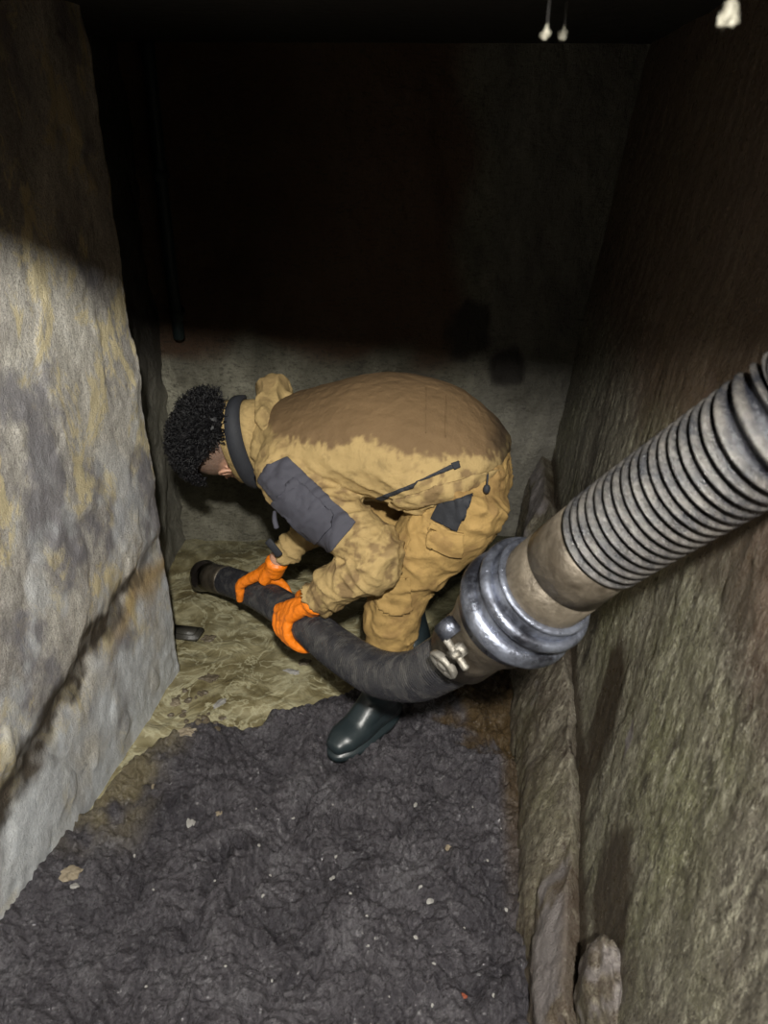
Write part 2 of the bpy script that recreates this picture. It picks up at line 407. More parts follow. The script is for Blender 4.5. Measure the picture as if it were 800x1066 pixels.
# right: leaning wall above a rough toe of mortar
def rx(y, z): return .60 - .145*(2.7-y) + .125*z
def rw_pos(u, v): return np.stack([rx(u, v), u, v], 1)
def rw_disp(P, u, v):
    d = .009*fbm(P*[4, 4, 2], 3) + .0022*fbm(P*[22, 26, 13], 3) + .0014*fbm(P*[52, 60, 34], 3) - .0015*sm(perlin(P*[36, 36, 16]), .15, .45)
    d = d + .02*sm(.03*perlin(P*7) - (v-.95)*.7 - (u-1.0)*.1, -.02, .02)*0
    return d
def blot(P, cy, cz, ry, rz, k=.5):
    n = fbm(P*[9, 9, 5], 4)*k; return sm(1 - np.hypot((P[:, 1]-cy)/ry, (P[:, 2]-cz)/rz) + n, 0, .45)
def toe_top(y): return np.interp(y, [.3, .85, 1.5, 2.7], [.14, .17, .31, .32])
rock_r = rockgrid('wall_right', rw_pos, np.linspace(-.1, 2.78, 420), np.linspace(-.05, 1.75, 260), (-1, 0, .12), rw_disp, M['right'], dict(
    dark=lambda P, u, v: np.clip(.95*blot(P, 1.18, .40, .10, .20) + .9*blot(P, .80, .32, .16, .15) + .5*blot(P, .9, .95, .12, .07) + .9*sm(-(v-toe_top(u)), -.05, .0), 0, 1),  # last term paints the groove's shade above the toe into the colour
    red=lambda P, u, v: .85*sm(v + .12*perlin(P*[5, 5, 3]) , .80, 1.05),
    pale=lambda P, u, v: sm(1-np.hypot((u-.99-(v-.54)*.12)/.014, (v-.535)/.05)+.5*perlin(P*[30, 30, 18]), 0, .25)))
rock_r['kind'] = 'structure'
# toe: profile parameter v 0..1 from floor to top, then folds back into the wall
def fl_x(y): return np.interp(y, [.2, .83, 1.83, 2.66, 2.8], [.20, .262, .375, .52, .545])
def toe_pos(u, v):
    zt = toe_top(u); x0 = fl_x(u); x1 = rx(u, zt)-.022
    t = np.clip(v/.85, 0, 1); back = np.clip((v-.85)/.15, 0, 1)
    bulge = .018*np.sin(PI*t)
    x = x0 + (x1-x0)*(t**1.3) - bulge*.8 + back*.05; z = -.05 + (zt+.05)*t - back*.05
    return np.stack([x, u, z], 1)
o = rockgrid('trim_toe', toe_pos, np.linspace(.15, 2.76, 330), np.linspace(0, 1, 60), (-1, 0, .3),
    lambda P, u, v: (.012*fbm(P*[9, 7, 4], 5) + .004*fbm(P*[45, 45, 20], 3) + .014*sm(perlin(np.stack([u*3, v*0+2, v*2.2], 1)), -.05, .12)*sm(v, .3, .6)), M['right'], dict(
    dark=lambda P, u, v: np.clip(.7*sm(v, .86, 1)+.4*sm(perlin(P*[8, 6, 3]), .15, .4), 0, 1), red=lambda P, u, v: .25+.35*sm(-u, -1.2, -.8),  # shade painted on the fold into the groove, plus random blotches
    pale=lambda P, u, v: .8*sm(perlin(np.stack([u*3, v*0+2, v*2.2], 1))+.3*fbm(P*[20, 20, 12], 4), -.02, .16)*sm(v, .35, .6)*sm(-v, -.9, -.75)))
o['kind'] = 'structure'

# floor, mud and sludge
o = rockgrid('floor', lambda u, v: np.stack([u, v, u*0-.09], 1), np.linspace(-1.0, .8, 30), np.linspace(-.4, 2.85, 50), (0, 0, 1), lambda P, u, v: .01*perlin(P*5), M['back'],
    dict(grey=lambda P, u, v: u*0+1, dark=lambda P, u, v: u*0+.5)); o['kind'] = 'structure'
BX = [-.95, -.72, -.60, -.50, -.40, -.25, -.10, .02, .15, .24, .32, .50]
BY = [1.20, 1.33, 1.56, 1.63, 1.635, 1.69, 1.77, 1.82, 1.90, 1.97, 2.00, 2.02]
def mudmask(x, y, w_=.035):
    P = np.stack([x*7, y*7, x*0], 1); e = np.interp(x, BX, BY) + .035*fbm(P, 4)
    return sm(e - y, -w_, w_*1.2)
xs = np.arange(-.93, .44, .0042); ys = np.arange(.05, 2.10, .0042)
X, Y = [a.ravel() for a in np.meshgrid(xs, ys, indexing='ij')]
P2 = np.stack([X, Y, X*0], 1)
wp = P2 + .035*np.stack([perlin(P2*7+3), perlin(P2*7+8), X*0], 1)
mm = mudmask(X, Y)
rut = lambda x0, y0, x1, y1, w_, d_: -d_*np.exp(-((np.abs((X-x0)*(y1-y0)-(Y-y0)*(x1-x0))/math.hypot(x1-x0, y1-y0))/w_)**2)*sm((X-x0)*(x1-x0)+(Y-y0)*(y1-y0), -.01, .01)*sm(-((X-x1)*(x1-x0)+(Y-y1)*(y1-y0)), -.01, .01)
hz = .034*fbm(wp*4.5, 3) + .024*ridged(wp*9, 3) + .022*ridged(wp*[26, 22, 1]+5, 4) + .009*fbm(wp*55, 3) - .012*sm(perlin(wp*8+4), .18, .42)
hz = hz + rut(-.33, 1.05, -.10, 1.52, .016, .030) + rut(-.40, .98, -.36, 1.25, .013, .028) + rut(-.12, 1.44, .30, 1.36, .010, .012) + rut(-.55, 1.27, -.38, 1.33, .014, .022)
# hollow pressed by the boot
bd = np.hypot((X+.05)*.72+(Y-1.58)*.69, ((X+.05)*.69-(Y-1.58)*.72)*2.0)
Zm = -.055 + mm*(.037 + hz) + .0*X
Zm = Zm - .018*sm(-bd, -.2, -.12)
Zm = np.where(mm < .02, -.06, Zm)
sand = np.clip(sm(-(X - lx(Y)), -.20, -.08)*sm(Y, 1.15, 1.34)*sm(fbm(P2*8, 4), -.6, .1)*1.1 + .8*sm(.55-mm, 0, .5), 0, 1)
rust = np.clip(sm(1-np.hypot((X-.30)/.14, (Y-1.68)/.22)+.5*fbm(P2*12, 3), 0, .4) + .8*sm(X-fl_x(Y), -.05, -.01)*sm(Y, .9, 1.4), 0, 1)
_mx, _my, _mz = xs.copy(), ys.copy(), Zm.reshape(len(xs), len(ys)).copy()
def ground(x, y):
    i = int(round((x-_mx[0])/.0042)); j = int(round((y-_my[0])/.0042))
    return float(max(_mz[i, j], -.028)) if 0 <= i < len(_mx) and 0 <= j < len(_my) else -.028
def trim(G, X, Y, ml, mr):
    lft = np.where(Y < 1.88, lx(np.minimum(Y, 1.87)), -.80); ok = (X > lft+ml) & (X < fl_x(Y)+mr); return G[ok[G].all(1)]
mesh_np('mud', np.stack([X, Y, Zm], 1), trim(gridfaces(len(xs), len(ys)), X, Y, -.02, .012), M['mud'], None, True, dict(sand=sand*(1-rust), rust=rust))
tag(bpy.data.objects['mud'], 'dark grey wet lumpy mud covering the near floor of the pit', 'mud', kind='stuff')
xs = np.arange(-.86, .60, .008); ys = np.arange(1.15, 2.76, .008)
X, Y = [a.ravel() for a in np.meshgrid(xs, ys, indexing='ij')]; P2 = np.stack([X, Y, X*0], 1)
wp = P2 + .06*np.stack([perlin(P2*5+1), perlin(P2*5+7), X*0], 1)
Zs = -.030 + .008*fbm(wp*6, 3) + .0025*ridged(wp*12, 2)
Zs = Zs - .035*sm(mudmask(X, Y), .75, .95)
deep = np.clip(sm(X+.08*fbm(P2*6, 3), .08, .20)*sm(Y, 1.75, 1.95)*.9 + .5*sm(Y, 2.45, 2.65), 0, 1)
mesh_np('sludge_pool', np.stack([X, Y, Zs], 1), trim(gridfaces(len(xs), len(ys)), X, Y, -.02, .012), M['sludge'], None, True, dict(deep=deep))
tag(bpy.data.objects['sludge_pool'], 'olive brown swirling sludge water lying behind the grey mud', 'sludge', kind='stuff')

# ceiling slab; hatch edge above the camera shaped to cut off the lamp's light
bm = bmesh.new(); v = []
for z in (1.68, 2.0):
    for x, y in ((-1.0, .262+.26), (.190, .262-.05), (.215, .05), (1.0, .05), (1.0, 2.85), (-1.0, 2.85)): v.append(bm.verts.new((x, y, z)))
bm.faces.new(v[:6]); bm.faces.new(v[6:][::-1])
for i in range(6): bm.faces.new((v[i], v[i+6], v[(i+1) % 6 + 6], v[(i+1) % 6]))
tag(bmobj('ceiling', bm, M['ceiling'], None, False), kind='structure')

# lump of mortar at the foot of the right wall
def rock_bm(c, r, seed, sub=3, amp=.25, flat=1.0):
    bm = bmesh.new(); bmesh.ops.create_icosphere(bm, subdivisions=sub, radius=1)
    co = np.array([v.co[:] for v in bm.verts]); d = 1 + amp*fbm(co*1.3+seed*3.7, 3)*1.4 + (amp*.35*fbm(co*4+seed, 3) if sub > 2 else 0)
    for v, k in zip(bm.verts, d): v.co = Vector((v.co.x*r[0]*k, v.co.y*r[1]*k, v.co.z*r[2]*k*flat)) + Vector(c)
    return bm
def placed(name, bmf, mat, loc, rot=0, **k):
    o = bmobj(name, bmf, mat); o.location = loc; o.rotation_euler = (0, 0, rot); tag(o, **k); return o
c = pz(652, 1045, 1.22); c.x = rx(c.y, c.z) + .004
o = bmobj('mortar_lump', rock_bm((0, 0, 0), (.035, .075, .13), 3, 5, .15), M['right']); o.location = c
n_ = len(o.data.vertices); cc = get_co(o.data)
set_attr(o.data, 'pale', .6*sm(fbm(cc*30, 3), -.2, .4)); set_attr(o.data, 'dark', np.zeros(n_)+.2); set_attr(o.data, 'red', np.zeros(n_)+.3)
tag(o, 'rounded grey brown mortar lump at the foot of the right wall', 'rock')

# pipe in the back left corner
bm = bmesh.new(); add_tube(bm, [(-.712, 2.655, .80), (-.712, 2.655, 1.1), (-.70, 2.655, 1.675)], [.020]*3, up=(0, 1, 0), seg=16, sub=6, caps=True)
pipe = bmobj('wall_pipe', bm, M['pipe']); tag(pipe, 'dark teal vertical pipe in the unlit back left corner', 'pipe')
for z in (.86, 1.3):
    bm = bmesh.new(); add_tube(bm, [(-.712, 2.655, z), (-.711, 2.655, z+.03)], [.0235]*2, up=(0, 1, 0), seg=16, sub=1, caps=True, capk=.1)
    add_box(bm, (-.712, 2.69, z+.015), Matrix.Identity(3), (.03, .06, .025), .002); bmobj('pipe_clip', bm, M['pipe'], pipe)

# hanging crumbs under the ceiling edge
def hanging(name, p, r, mat, label, seed):
    bm = rock_bm(p, (r, r, r*1.15), seed, 3, .5)
    add_tube(bm, [Vector(p)+Vector((0, 0, r*.6)), Vector(p)+Vector((r*.3, 0, r*1.8)), Vector(p)+Vector((r*.3, 0, r*2.2))], [r*.45, r*.25, r*.15], seg=8, sub=3)
    o = bmobj(name, bm, mat)
    bm = bmesh.new(); add_tube(bm, [Vector(p)+Vector((r*.3, 0, r*1.9)), (p[0]+r*.35, p[1], 1.683)], [.0003]*2, seg=6, sub=1); bmobj('thread', bm, M['ceiling'], o); tag(o, label, 'crust'); return o
hanging('mineral_crumb', pz(758, 18, .46), .0058, M['cream'], 'cream lumpy mineral crumb hanging at the top right corner', 2)
tag(hanging('mineral_drip', pz(568, 36, .49), .0026, M['cream'], 'bright small white drip hanging left of the dimmer one', 4))
tag(hanging('mineral_drip', pz(586, 37, .525), .0026, M['cream'], 'dimmer small drip hanging right beside the bright one', 5))

# ------------------------------------------------------------------ the hose line (one thing)
HP = [(214, 600, 2.62, .050), (233, 604, 2.50, .048), (254, 611, 2.37, .047), (280, 624, 2.18, .047), (317, 648, 1.92, .047), (352, 676, 1.74, .047),
      (392, 700, 1.56, .047), (430, 704, 1.41, .047), (462, 690, 1.28, .047), (492, 669, 1.17, .047)]
hp = [pz(u, v, Z) for u, v, Z, r in HP]
black = catmull(hp, 60)
def arclen(P):
    s = [0]
    for a, b in zip(P[:-1], P[1:]): s.append(s[-1]+(b-a).length)
    return np.array(s)
def sweep(P, rfun, seg=48, step=.0015, flip=False):
    """sweep a round section along P; rfun(s, theta) gives its radius"""
    P = [Vector(p) for p in P]; s = arclen(P); n = int(s[-1]/step); ss = np.linspace(0, s[-1], n)
    A = np.array([p[:] for p in P]); C = np.stack([np.interp(ss, s, A[:, k]) for k in range(3)], 1)
    T = np.gradient(C, axis=0); T /= np.linalg.norm(T, axis=1)[:, None]
    k = max(3, int(.02/step)); ker = np.ones(k)/k
    Tp = np.pad(T, ((k, k), (0, 0)), 'edge'); T = np.stack([np.convolve(Tp[:, j], ker, 'same')[k:-k] for j in range(3)], 1); T /= np.linalg.norm(T, axis=1)[:, None]
    V = []; side = np.cross([0, 0, 1], T[0]); th = np.linspace(0, 2*PI, seg, endpoint=False)
    for i in range(n):
        side = side - T[i]*side.dot(T[i]); side /= np.linalg.norm(side); d = np.cross(T[i], side)
        r = rfun(ss[i], th)*np.ones(seg)
        V.append(C[i] + np.outer(r*np.cos(th), side) + np.outer(r*np.sin(th), d))
    V = np.concatenate(V); I = np.arange(n*seg).reshape(n, seg); J = np.roll(I, -1, 1)
    Fc = np.stack([I[:-1], J[:-1], J[1:], I[1:]], -1).reshape(-1, 4)
    return V, Fc, C, T
hose = bpy.data.objects.new('suction_hose', None); COL.objects.link(hose)
tag(hose, 'long suction hose with a steel coupling running from top right to the sludge', 'hose')
PITCHB = .0092
def rblack(s, th):
    k = .5+.5*np.cos(2*PI*(s/PITCHB + th/(2*PI)))
    return (.0440 if s > .02 else .0440) + .0034*k**.8
V, Fc, _, _ = sweep(black[20:], rblack, 40, .0013)
_n = len(V)//40; _kb = .5+.5*np.cos(2*PI*(np.repeat(np.linspace(0, arclen(black[20:])[-1], _n), 40)/PITCHB + np.tile(np.linspace(0, 1, 40, endpoint=False), _n)))
hs = mesh_np('hose_section', V, Fc, M['rubber'], hose, True, dict(valley_shade=1-sm(_kb, .1, .6))); hs['label'] = 'black finely ribbed flexible hose section'
# inlet end in the sludge
a0 = (hp[0]-hp[1]).normalized()
def lathe(name, P0, ax, prof, mat, parent, seg=56, close=False):
    ax = Vector(ax).normalized(); s = ax.orthogonal().normalized(); d = ax.cross(s); V = []; 
    for (t, r) in prof:
        for k in range(seg):
            a = 2*PI*k/seg; V.append(P0 + ax*t + s*r*math.cos(a) + d*r*math.sin(a))
    n = len(prof); Fc = []
    for i in range(n if close else n-1):
        for k in range(seg):
            Fc.append((i*seg+k, i*seg+(k+1) % seg, ((i+1) % n)*seg+(k+1) % seg, ((i+1) % n)*seg+k))
    o = mesh_np(name, V, Fc, mat, parent)
    bm = bmesh.new(); bm.from_mesh(o.data); bmesh.ops.recalc_face_normals(bm, faces=bm.faces[:]); bm.to_mesh(o.data); bm.free(); smooth(o.data); return o
lathe('inlet_sleeve', hp[1], (hp[0]-hp[1]), [(-.03, .042), (-.03, .0465), (-.02, .0485), (0, .047), (.05, .0475), (.12, .048), (.12, .042), (-.03, .041)], M['brass'], hose)['label'] = 'mud-coated pale inlet sleeve'
V, Fc, _, _ = sweep([hp[0]-a0*.05, hp[0]-a0*.02, hp[0]+a0*.01, hp[0]+a0*.04+Vector((0, 0, -.015)), hp[0]+a0*.065+Vector((0, 0, -.045))],
                    lambda s, th: .047+.007*math.exp(-((s-.045)/.02)**2)+.003*np.sin(3*th+s*60) - .012*max(0, (s-.07)/.04), 40, .003)
mesh_np('inlet_lip', V, Fc, M['grease'], hose)['label'] = 'greasy black rubber lip'
# big ribbed section
BP = [pz(612, 575, .955), pz(660, 542, .885), pz(720, 503, .812), pz(800, 452, .727), pz(890, 396, .655), Vector((.395, .40, 1.43)), Vector((.385, .12, 1.53)), Vector((.35, -.10, 1.70)), Vector((.30, -.2, 2.0))]
big = catmull(BP, 60); PB = .0150
def rbig(s, th):
    ph = s/PB + th/(2*PI); k = (.5+.5*np.cos(2*PI*ph))**1.7
    e = min(1, max(0, (s-.028)/.004)); return (.0505 + .0115*k*e + .0010*e)
V, Fc, _, _ = sweep(big, rbig, 72, .0011)
_n = len(V)//72; _ss = np.repeat(np.linspace(0, arclen(big)[-1], _n), 72); _th = np.tile(np.linspace(0, 2*PI, 72, endpoint=False), _n)
mesh_np('ribbed_section', V, Fc, M['ribs'], hose, True, dict(valley_shade=1-sm(.5+.5*np.cos(2*PI*(_ss/PB+_th/(2*PI))), .30, .72)))['label'] = 'thick steel-grey corrugated hose section'
# coupling
c0 = hp[-1]; c1 = BP[0]; ax = (c1-c0).normalized(); Lc = (c1-c0).length
print('coupling length', Lc, 'axis', ax)
lathe('tail_cone', c0, ax, [(-.03, .049), (-.03, .055), (.02, .056), (.045, .060), (.070, .069), (.095, .075), (.115, .076), (.115, .05)], M['brass'], hose)['label'] = 'grimy cone at the tail of the coupling'
def ring(name, t, r, w_, mat, R2=None):
    return lathe(name, c0+ax*t, ax, [(math.cos(a)*w_, r+math.sin(a)*(R2 or w_)) for a in np.linspace(0, 2*PI, 17)[:-1]], mat, hose, 72, True)
lathe('coupling_body', c0, ax, [(.095, .05), (.095, .076), (.12, .080), (.14, .078), (.16, .075), (.175, .073), (.19, .070), (.198, .068), (.198, .05)], M['steel'], hose)
ring('clamp_ring', .128, .078, .016, M['steel'], .012)
ring('clamp_ring', .172, .078, .009, M['steel'], .008)
ring('clamp_ring', .196, .067, .004, M['steel'], .006)['label'] = 'thin bright inner ring'
lathe('sleeve', c0, ax, [(.18, .05), (.18, .064), (.200, .0640), (.243, .0625), (.244, .0600), (.247, .0600), (.248, .0622), (Lc+.022, .0605), (Lc+.024, .057), (Lc+.024, .05)], M['brass'], hose)['label'] = 'smooth brownish metal sleeve with a dark joint line'
# latch towards the camera
f_ = (Vector((0, 0, H))-c0); f_ = (f_ - ax*f_.dot(ax)).normalized(); g_ = ax.cross(f_)
lat = (f_*.75 - g_*.0 + (pz(478, 668, 1.08)-c0)*2.0); lat = (lat-ax*lat.dot(ax)).normalized(); tg = ax.cross(lat)
Mx = Matrix((ax, tg, lat)).transposed()
lev = lathe('latch_wheel', c0 + ax*.005 + lat*.062, lat*.8-ax*.35+tg*.1, [(0, .001), (0, .018), (.003, .024), (.010, .026), (.014, .023), (.011, .019), (.010, .010), (.014, .008), (.015, .001)], M['zinc'], hose, 32); lev['label'] = 'pale worn round latch disc'
bm = bmesh.new(); add_box(bm, c0+ax*.055+lat*.078, Mx, (.034, .020, .016), .003); add_box(bm, c0+ax*.062+lat*.088+tg*.002, Mx, (.014, .012, .014), .002); bmobj('latch_block', bm, M['zinc'], hose)
bm = bmesh.new(); add_box(bm, c0+ax*.072+lat*.080-tg*.034, Mx, (.036, .026, .018), .003); bmobj('latch_hook', bm, M['steel'], hose)
bm = bmesh.new(); add_tube(bm, [c0+ax*.058+lat*.082-tg*.022, c0+ax*.060+lat*.086+tg*.024], [.0055]*2, seg=12, sub=1); bmobj('latch_bolt', bm, M['zinc'], hose)

hbase = Vector((hp[0].x, hp[0].y, 0)); hose.location = hbase
for o in hose.children: o.matrix_parent_inverse = Matrix.Translation(-hbase)

# ------------------------------------------------------------------ the worker
man = bpy.data.objects.new('person', None); COL.objects.link(man); man.location = (.05, 1.68, 0)
tag(man, 'person in khaki jacket and ochre trousers bent over, gripping the black hose with orange gloves', 'person')
INV = Matrix.Translation((-.05, -1.68, 0))
def own(o):            # keep world placement under the Empty at the feet
    o.matrix_parent_inverse = INV.copy(); return o
sN, eN, wN = Vector((-.225, 1.655, .735)), Vector((-.025, 1.485, .600)), pz(329, 626, 1.80)
sF, eF, wF = Vector((-.25, 1.965, .72)), Vector((-.12, 1.83, .57)), pz(289, 583, 2.12)
kN, cN, aN = Vector((.045, 1.585, .480)), Vector((.002, 1.566, .270)), Vector((.005, 1.60, .085))
kF, cF, aF = Vector((-.03, 1.80, .515)), Vector((.05, 1.845, .27)), Vector((.08, 1.87, .085))
hN, hF = Vector((.185, 1.565, .735)), Vector((.165, 1.80, .735))

# head frame
O = Vector((-.396, 1.866, .712)); HU = Vector((-.97, -.10, .03)).normalized(); HF = Vector((-.05, .60, -.80)); HF = (HF-HU*HF.dot(HU)).normalized(); HL = HU.cross(HF)
MH = Matrix((HL, HF, HU)).transposed()
def hp_(l, f, u): return O + HL*l + HF*f + HU*u
bm = bmesh.new()
add_ell(bm, hp_(0, -.008, .048), MH, (.074, .094, .082), 28)
add_ell(bm, hp_(0, .030, .010), MH, (.066, .062, .070), 24)
add_ell(bm, hp_(0, .048, -.035), MH, (.050, .045, .050), 20)
add_ell(bm, hp_(0, .080, -.070), MH, (.022, .018, .018), 14)     # chin
add_ell(bm, hp_(0, .090, .022), MH, (.052, .010, .010), 16)       # brow
add_tube(bm, [hp_(0, .084, .010), hp_(0, .104, -.014), hp_(0, .112, -.026)], [(.008, .008), (.010, .009), (.013, .010)], seg=12)
add_ell(bm, hp_(0, .094, -.048), MH, (.022, .008, .006), 12); add_ell(bm, hp_(0, .092, -.057), MH, (.020, .008, .006), 12)
for s in (-1, 1):
    add_ell(bm, hp_(s*.040, .068, -.012), MH, (.020, .020, .018), 12)
    add_ell(bm, hp_(s*.031, .084, .006), MH, (.015, .010, .007), 12)
    e0 = hp_(s*.074, -.008, -.002)                                 # ear: rim, lobe and tragus
    loop = [e0 + HF*a + HU*b + HL*s*c for a, b, c in ((.012, .000, .002), (.010, .022, .007), (-.004, .032, .013), (-.018, .022, .015), (-.018, .002, .013), (-.008, -.018, .008), (.006, -.024, .004))]
    add_tube(bm, loop, [.0045, .0045, .005, .005, .005, .006, .006], seg=10, sub=3)
    add_ell(bm, e0 + HL*s*.004 - HF*.004, MH, (.005, .012, .020), 10)
# neck, trunk, limbs: one skin
add_tube(bm, [hp_(0, -.020, .01), hp_(0, -.028, -.05), Vector((-.30, 1.83, .745)), Vector((-.2, 1.79, .755))], [.058, .054, .058, .07], sub=4)
add_tube(bm, [(-.27, 1.82, .735), (-.14, 1.78, .765), (0, 1.72, .80), (.10, 1.69, .79), (.17, 1.68, .74), (.18, 1.68, .69)], [(.09, .06), (.13, .09), (.15, .10), (.14, .10), (.11, .08), (.09, .06)])
add_tube(bm, [(-.22, 1.80, .76), sN, eN.lerp(sN, .5), eN, wN.lerp(eN, .4), wN], [.05, .048, .043, .036, .033, .024])
add_tube(bm, [(-.22, 1.82, .76), sF, eF.lerp(sF, .5), eF, wF.lerp(eF, .4), wF], [.05, .048, .043, .036, .033, .026])
add_tube(bm, [hN, kN.lerp(hN, .5), kN, cN, aN, aN+Vector((-.04, -.035, -.025))], [.055, .06, .05, .032, .020, .016])
add_tube(bm, [hF, kF.lerp(hF, .5), kF, cF, aF, aF+Vector((-.02, -.06, -.035))], [.055, .06, .05, .038, .026, .020])
body = own(fuse('body', bm, .0042, 2, M['skin'], man))
c = get_co(body.data); rel = (c - np.array(O)); l_ = rel @ np.array(HL); f_2 = rel @ np.array(HF); u_ = rel @ np.array(HU)
def hairline(f, u, l): return u - (np.maximum(.045 + .55*np.clip(f, -.02, .1), 1.15*(np.abs(l)-.012)) - .046 - .25*np.clip(-f-.03, 0, .1))   # >0: scalp
hl = hairline(f_2, u_, l_)
set_attr(body.data, 'stubble', sm(hl + .006*perlin(c*90), -.010, .014)*(np.abs(u_) < .2)*(f_2 < .085)*.92)
# eyes and brows
for s in (-1, 1):
    bm = bmesh.new(); add_ell(bm, hp_(s*.030, .086, .003), MH, (.010, .006, .004), 12); own(bmobj('eye', bm, M['black'], man))
    bm = bmesh.new(); add_tube(bm, [hp_(s*.012, .102, .018), hp_(s*.030, .101, .024), hp_(s*.047, .090, .018)], [.003, .004, .002], seg=8); own(bmobj('eyebrow', bm, M['hair'], man))

# hair: a thick mass of small curls
bm = bmesh.new()
add_ell(bm, hp_(.004, -.026, .062), MH, (.083, .106, .082), 24); add_ell(bm, hp_(-.012, -.086, .050), MH, (.076, .070, .070), 20)
cap = fuse('hair', bm, .006, 1, M['hair'], man)
bm = bmesh.new(); bm.from_mesh(cap.data)
cc = np.array([v.co[:] for v in bm.verts]); rel = cc-np.array(O); f3 = rel@np.array(HF); u3 = rel@np.array(HU); l3 = rel@np.array(HL)
keep = (f3 < .088) & (u3 > np.maximum(.050 + .55*np.clip(f3, -.02, .12), 1.15*(np.abs(l3)-.012)) - .25*np.clip(-f3-.03, 0, .1))
bmesh.ops.delete(bm, geom=[v for v, k in zip(bm.verts, keep) if not k], context='VERTS')
bm.normal_update(); bm.verts.ensure_lookup_table()
base = [(v.co.copy(), v.normal.copy()) for v in bm.verts]
for v in bm.verts: v.co += v.normal*.006
for j in range(3400):
    p, nn = random.choice(base)
    if nn.length < .5: continue
    t1 = nn.orthogonal().normalized(); t1.rotate(Matrix.Rotation(random.random()*2*PI, 3, nn)); t2 = nn.cross(t1)
    L = random.uniform(.014, .032); cr = random.uniform(.003, .0055); ph = random.random()*6
    pts = []
    for k in range(8):
        q = k/7; a = ph + q*random.uniform(7, 9)
        pts.append(p + nn*(L*q*.9+.002) + t1*cr*math.cos(a) + t2*cr*math.sin(a) + t1*L*.25*q*q)
    add_tube(bm, pts, [.0011]*7+[.0006], seg=4, sub=1, caps=False)
me = bpy.data.meshes.new('hair'); bm.to_mesh(me); bm.free(); smooth(me); cap.data = me; me.materials.append(M['hair']); own(cap)

# garments with folds
segsN = [(sN, eN), (eN, wN), (sF, eF), (eF, wF)]
def fold(c, segs, amp, f_ax, f_per, seed=0):
    best = np.full(len(c), 9.); out = np.zeros(len(c))
    for i, (a, b) in enumerate(segs):
        a_ = np.array(a); d = np.array(b)-a_; L = np.linalg.norm(d); d /= L; r = c-a_; s = r@d; sc = np.clip(s, 0, L)
        dist = np.linalg.norm(r - sc[:, None]*d, axis=1); per = r - s[:, None]*d
        q = per*f_per + np.outer(s, d)*f_ax + 5.3*i + seed
        q = q + .5*np.stack([perlin(c*14+3), perlin(c*14+7), perlin(c*14+11)], 1)
        v = (1-np.abs(perlin(q))*1.9)**3*.75 + (1-np.abs(perlin(q*2.1+7))*1.9)**3*.28 - .35
        v = v*(.55+.45*np.exp(-((s-L)/.09)**2)+.3*np.exp(-(s/.09)**2))
        m = dist < best; out[m] = v[m]; best[m] = dist[m]
    return out*amp, best
def jd(c, n):
    a, best = fold(c, segsN, .017, 19, 6)
    arm = sm(-best, -.105, -.06)
    tor = .010*ridged(np.stack([c[:, 0]*5+c[:, 2]*5, c[:, 1]*5, c[:, 2]*9-c[:, 0]*6], 1), 3) - .006
    low = sm(-c[:, 2], -.86, -.74)
    tor = tor*(.25+low*1.2) + .008*low*(1-np.abs(perlin(np.stack([c[:, 0]*8+c[:, 2]*20, c[:, 1]*6, c[:, 0]*3], 1)+4))*2)**3
    return arm*a + (1-arm)*tor + .0015*fbm(c*40, 2)
bm = bmesh.new()
add_tube(bm, [(-.285, 1.835, .735), (-.20, 1.81, .752), (-.10, 1.765, .775), (0, 1.725, .798), (.10, 1.69, .785), (.165, 1.68, .748), (.180, 1.675, .728)],
         [(.115, .095), (.170, .120), (.195, .136), (.20, .146), (.198, .148), (.190, .140), (.185, .132)], seg=32, capk=.25)
add_tube(bm, [(-.18, 1.76, .765), sN, eN.lerp(sN, .5), eN + Vector((.012, -.004, 0)), wN.lerp(eN, .5), wN], [.085, .078, .070, .066, .056, .043], seg=24, capk=.25)
add_tube(bm, [(-.18, 1.84, .765), sF, eF.lerp(sF, .5), eF, wF.lerp(eF, .10)], [.085, .075, .068, .055, .038], seg=24, capk=.2)
add_tube(bm, [(-.26, 1.825, .745), (-.315, 1.835, .735)], [(.085, .095), (.080, .098)], seg=24, capk=.1)
jacket = own(fuse('jacket', bm, .0052, 2, M['jacket'], man, jd))
c = get_co(jacket.data)
jag = .011*perlin(c*[80, 80, 12]) + .022*perlin(c*[11, 11, 6]+4) + .010*fbm(c*60, 3)
wetm = sm(c[:, 2] + jag - (.845 + .10*np.clip(c[:, 0], -.3, .02) - .18*np.clip(c[:, 0]-.06, 0, .2)), -.004, .010)
_, best = fold(c, segsN[:2], 1, 1, 1)
spots = sm(fbm(c*[30, 30, 24]+6, 4), .12, .3)*sm(c[:, 0], .02, .12)*.8
wetm = np.clip(np.maximum(wetm, spots)*sm(best, .075, .095) + .75*sm(fbm(c*30, 4), .0, .4)*sm(-best, -.09, -.07), 0, 1)
set_attr(jacket.data, 'wet', wetm)
set_attr(jacket.data, 'dark', .75*sm(c[:, 0]+.03*perlin(c*14), .215, .285)*sm(c[:, 2], .70, .8) + .0*c[:, 0])

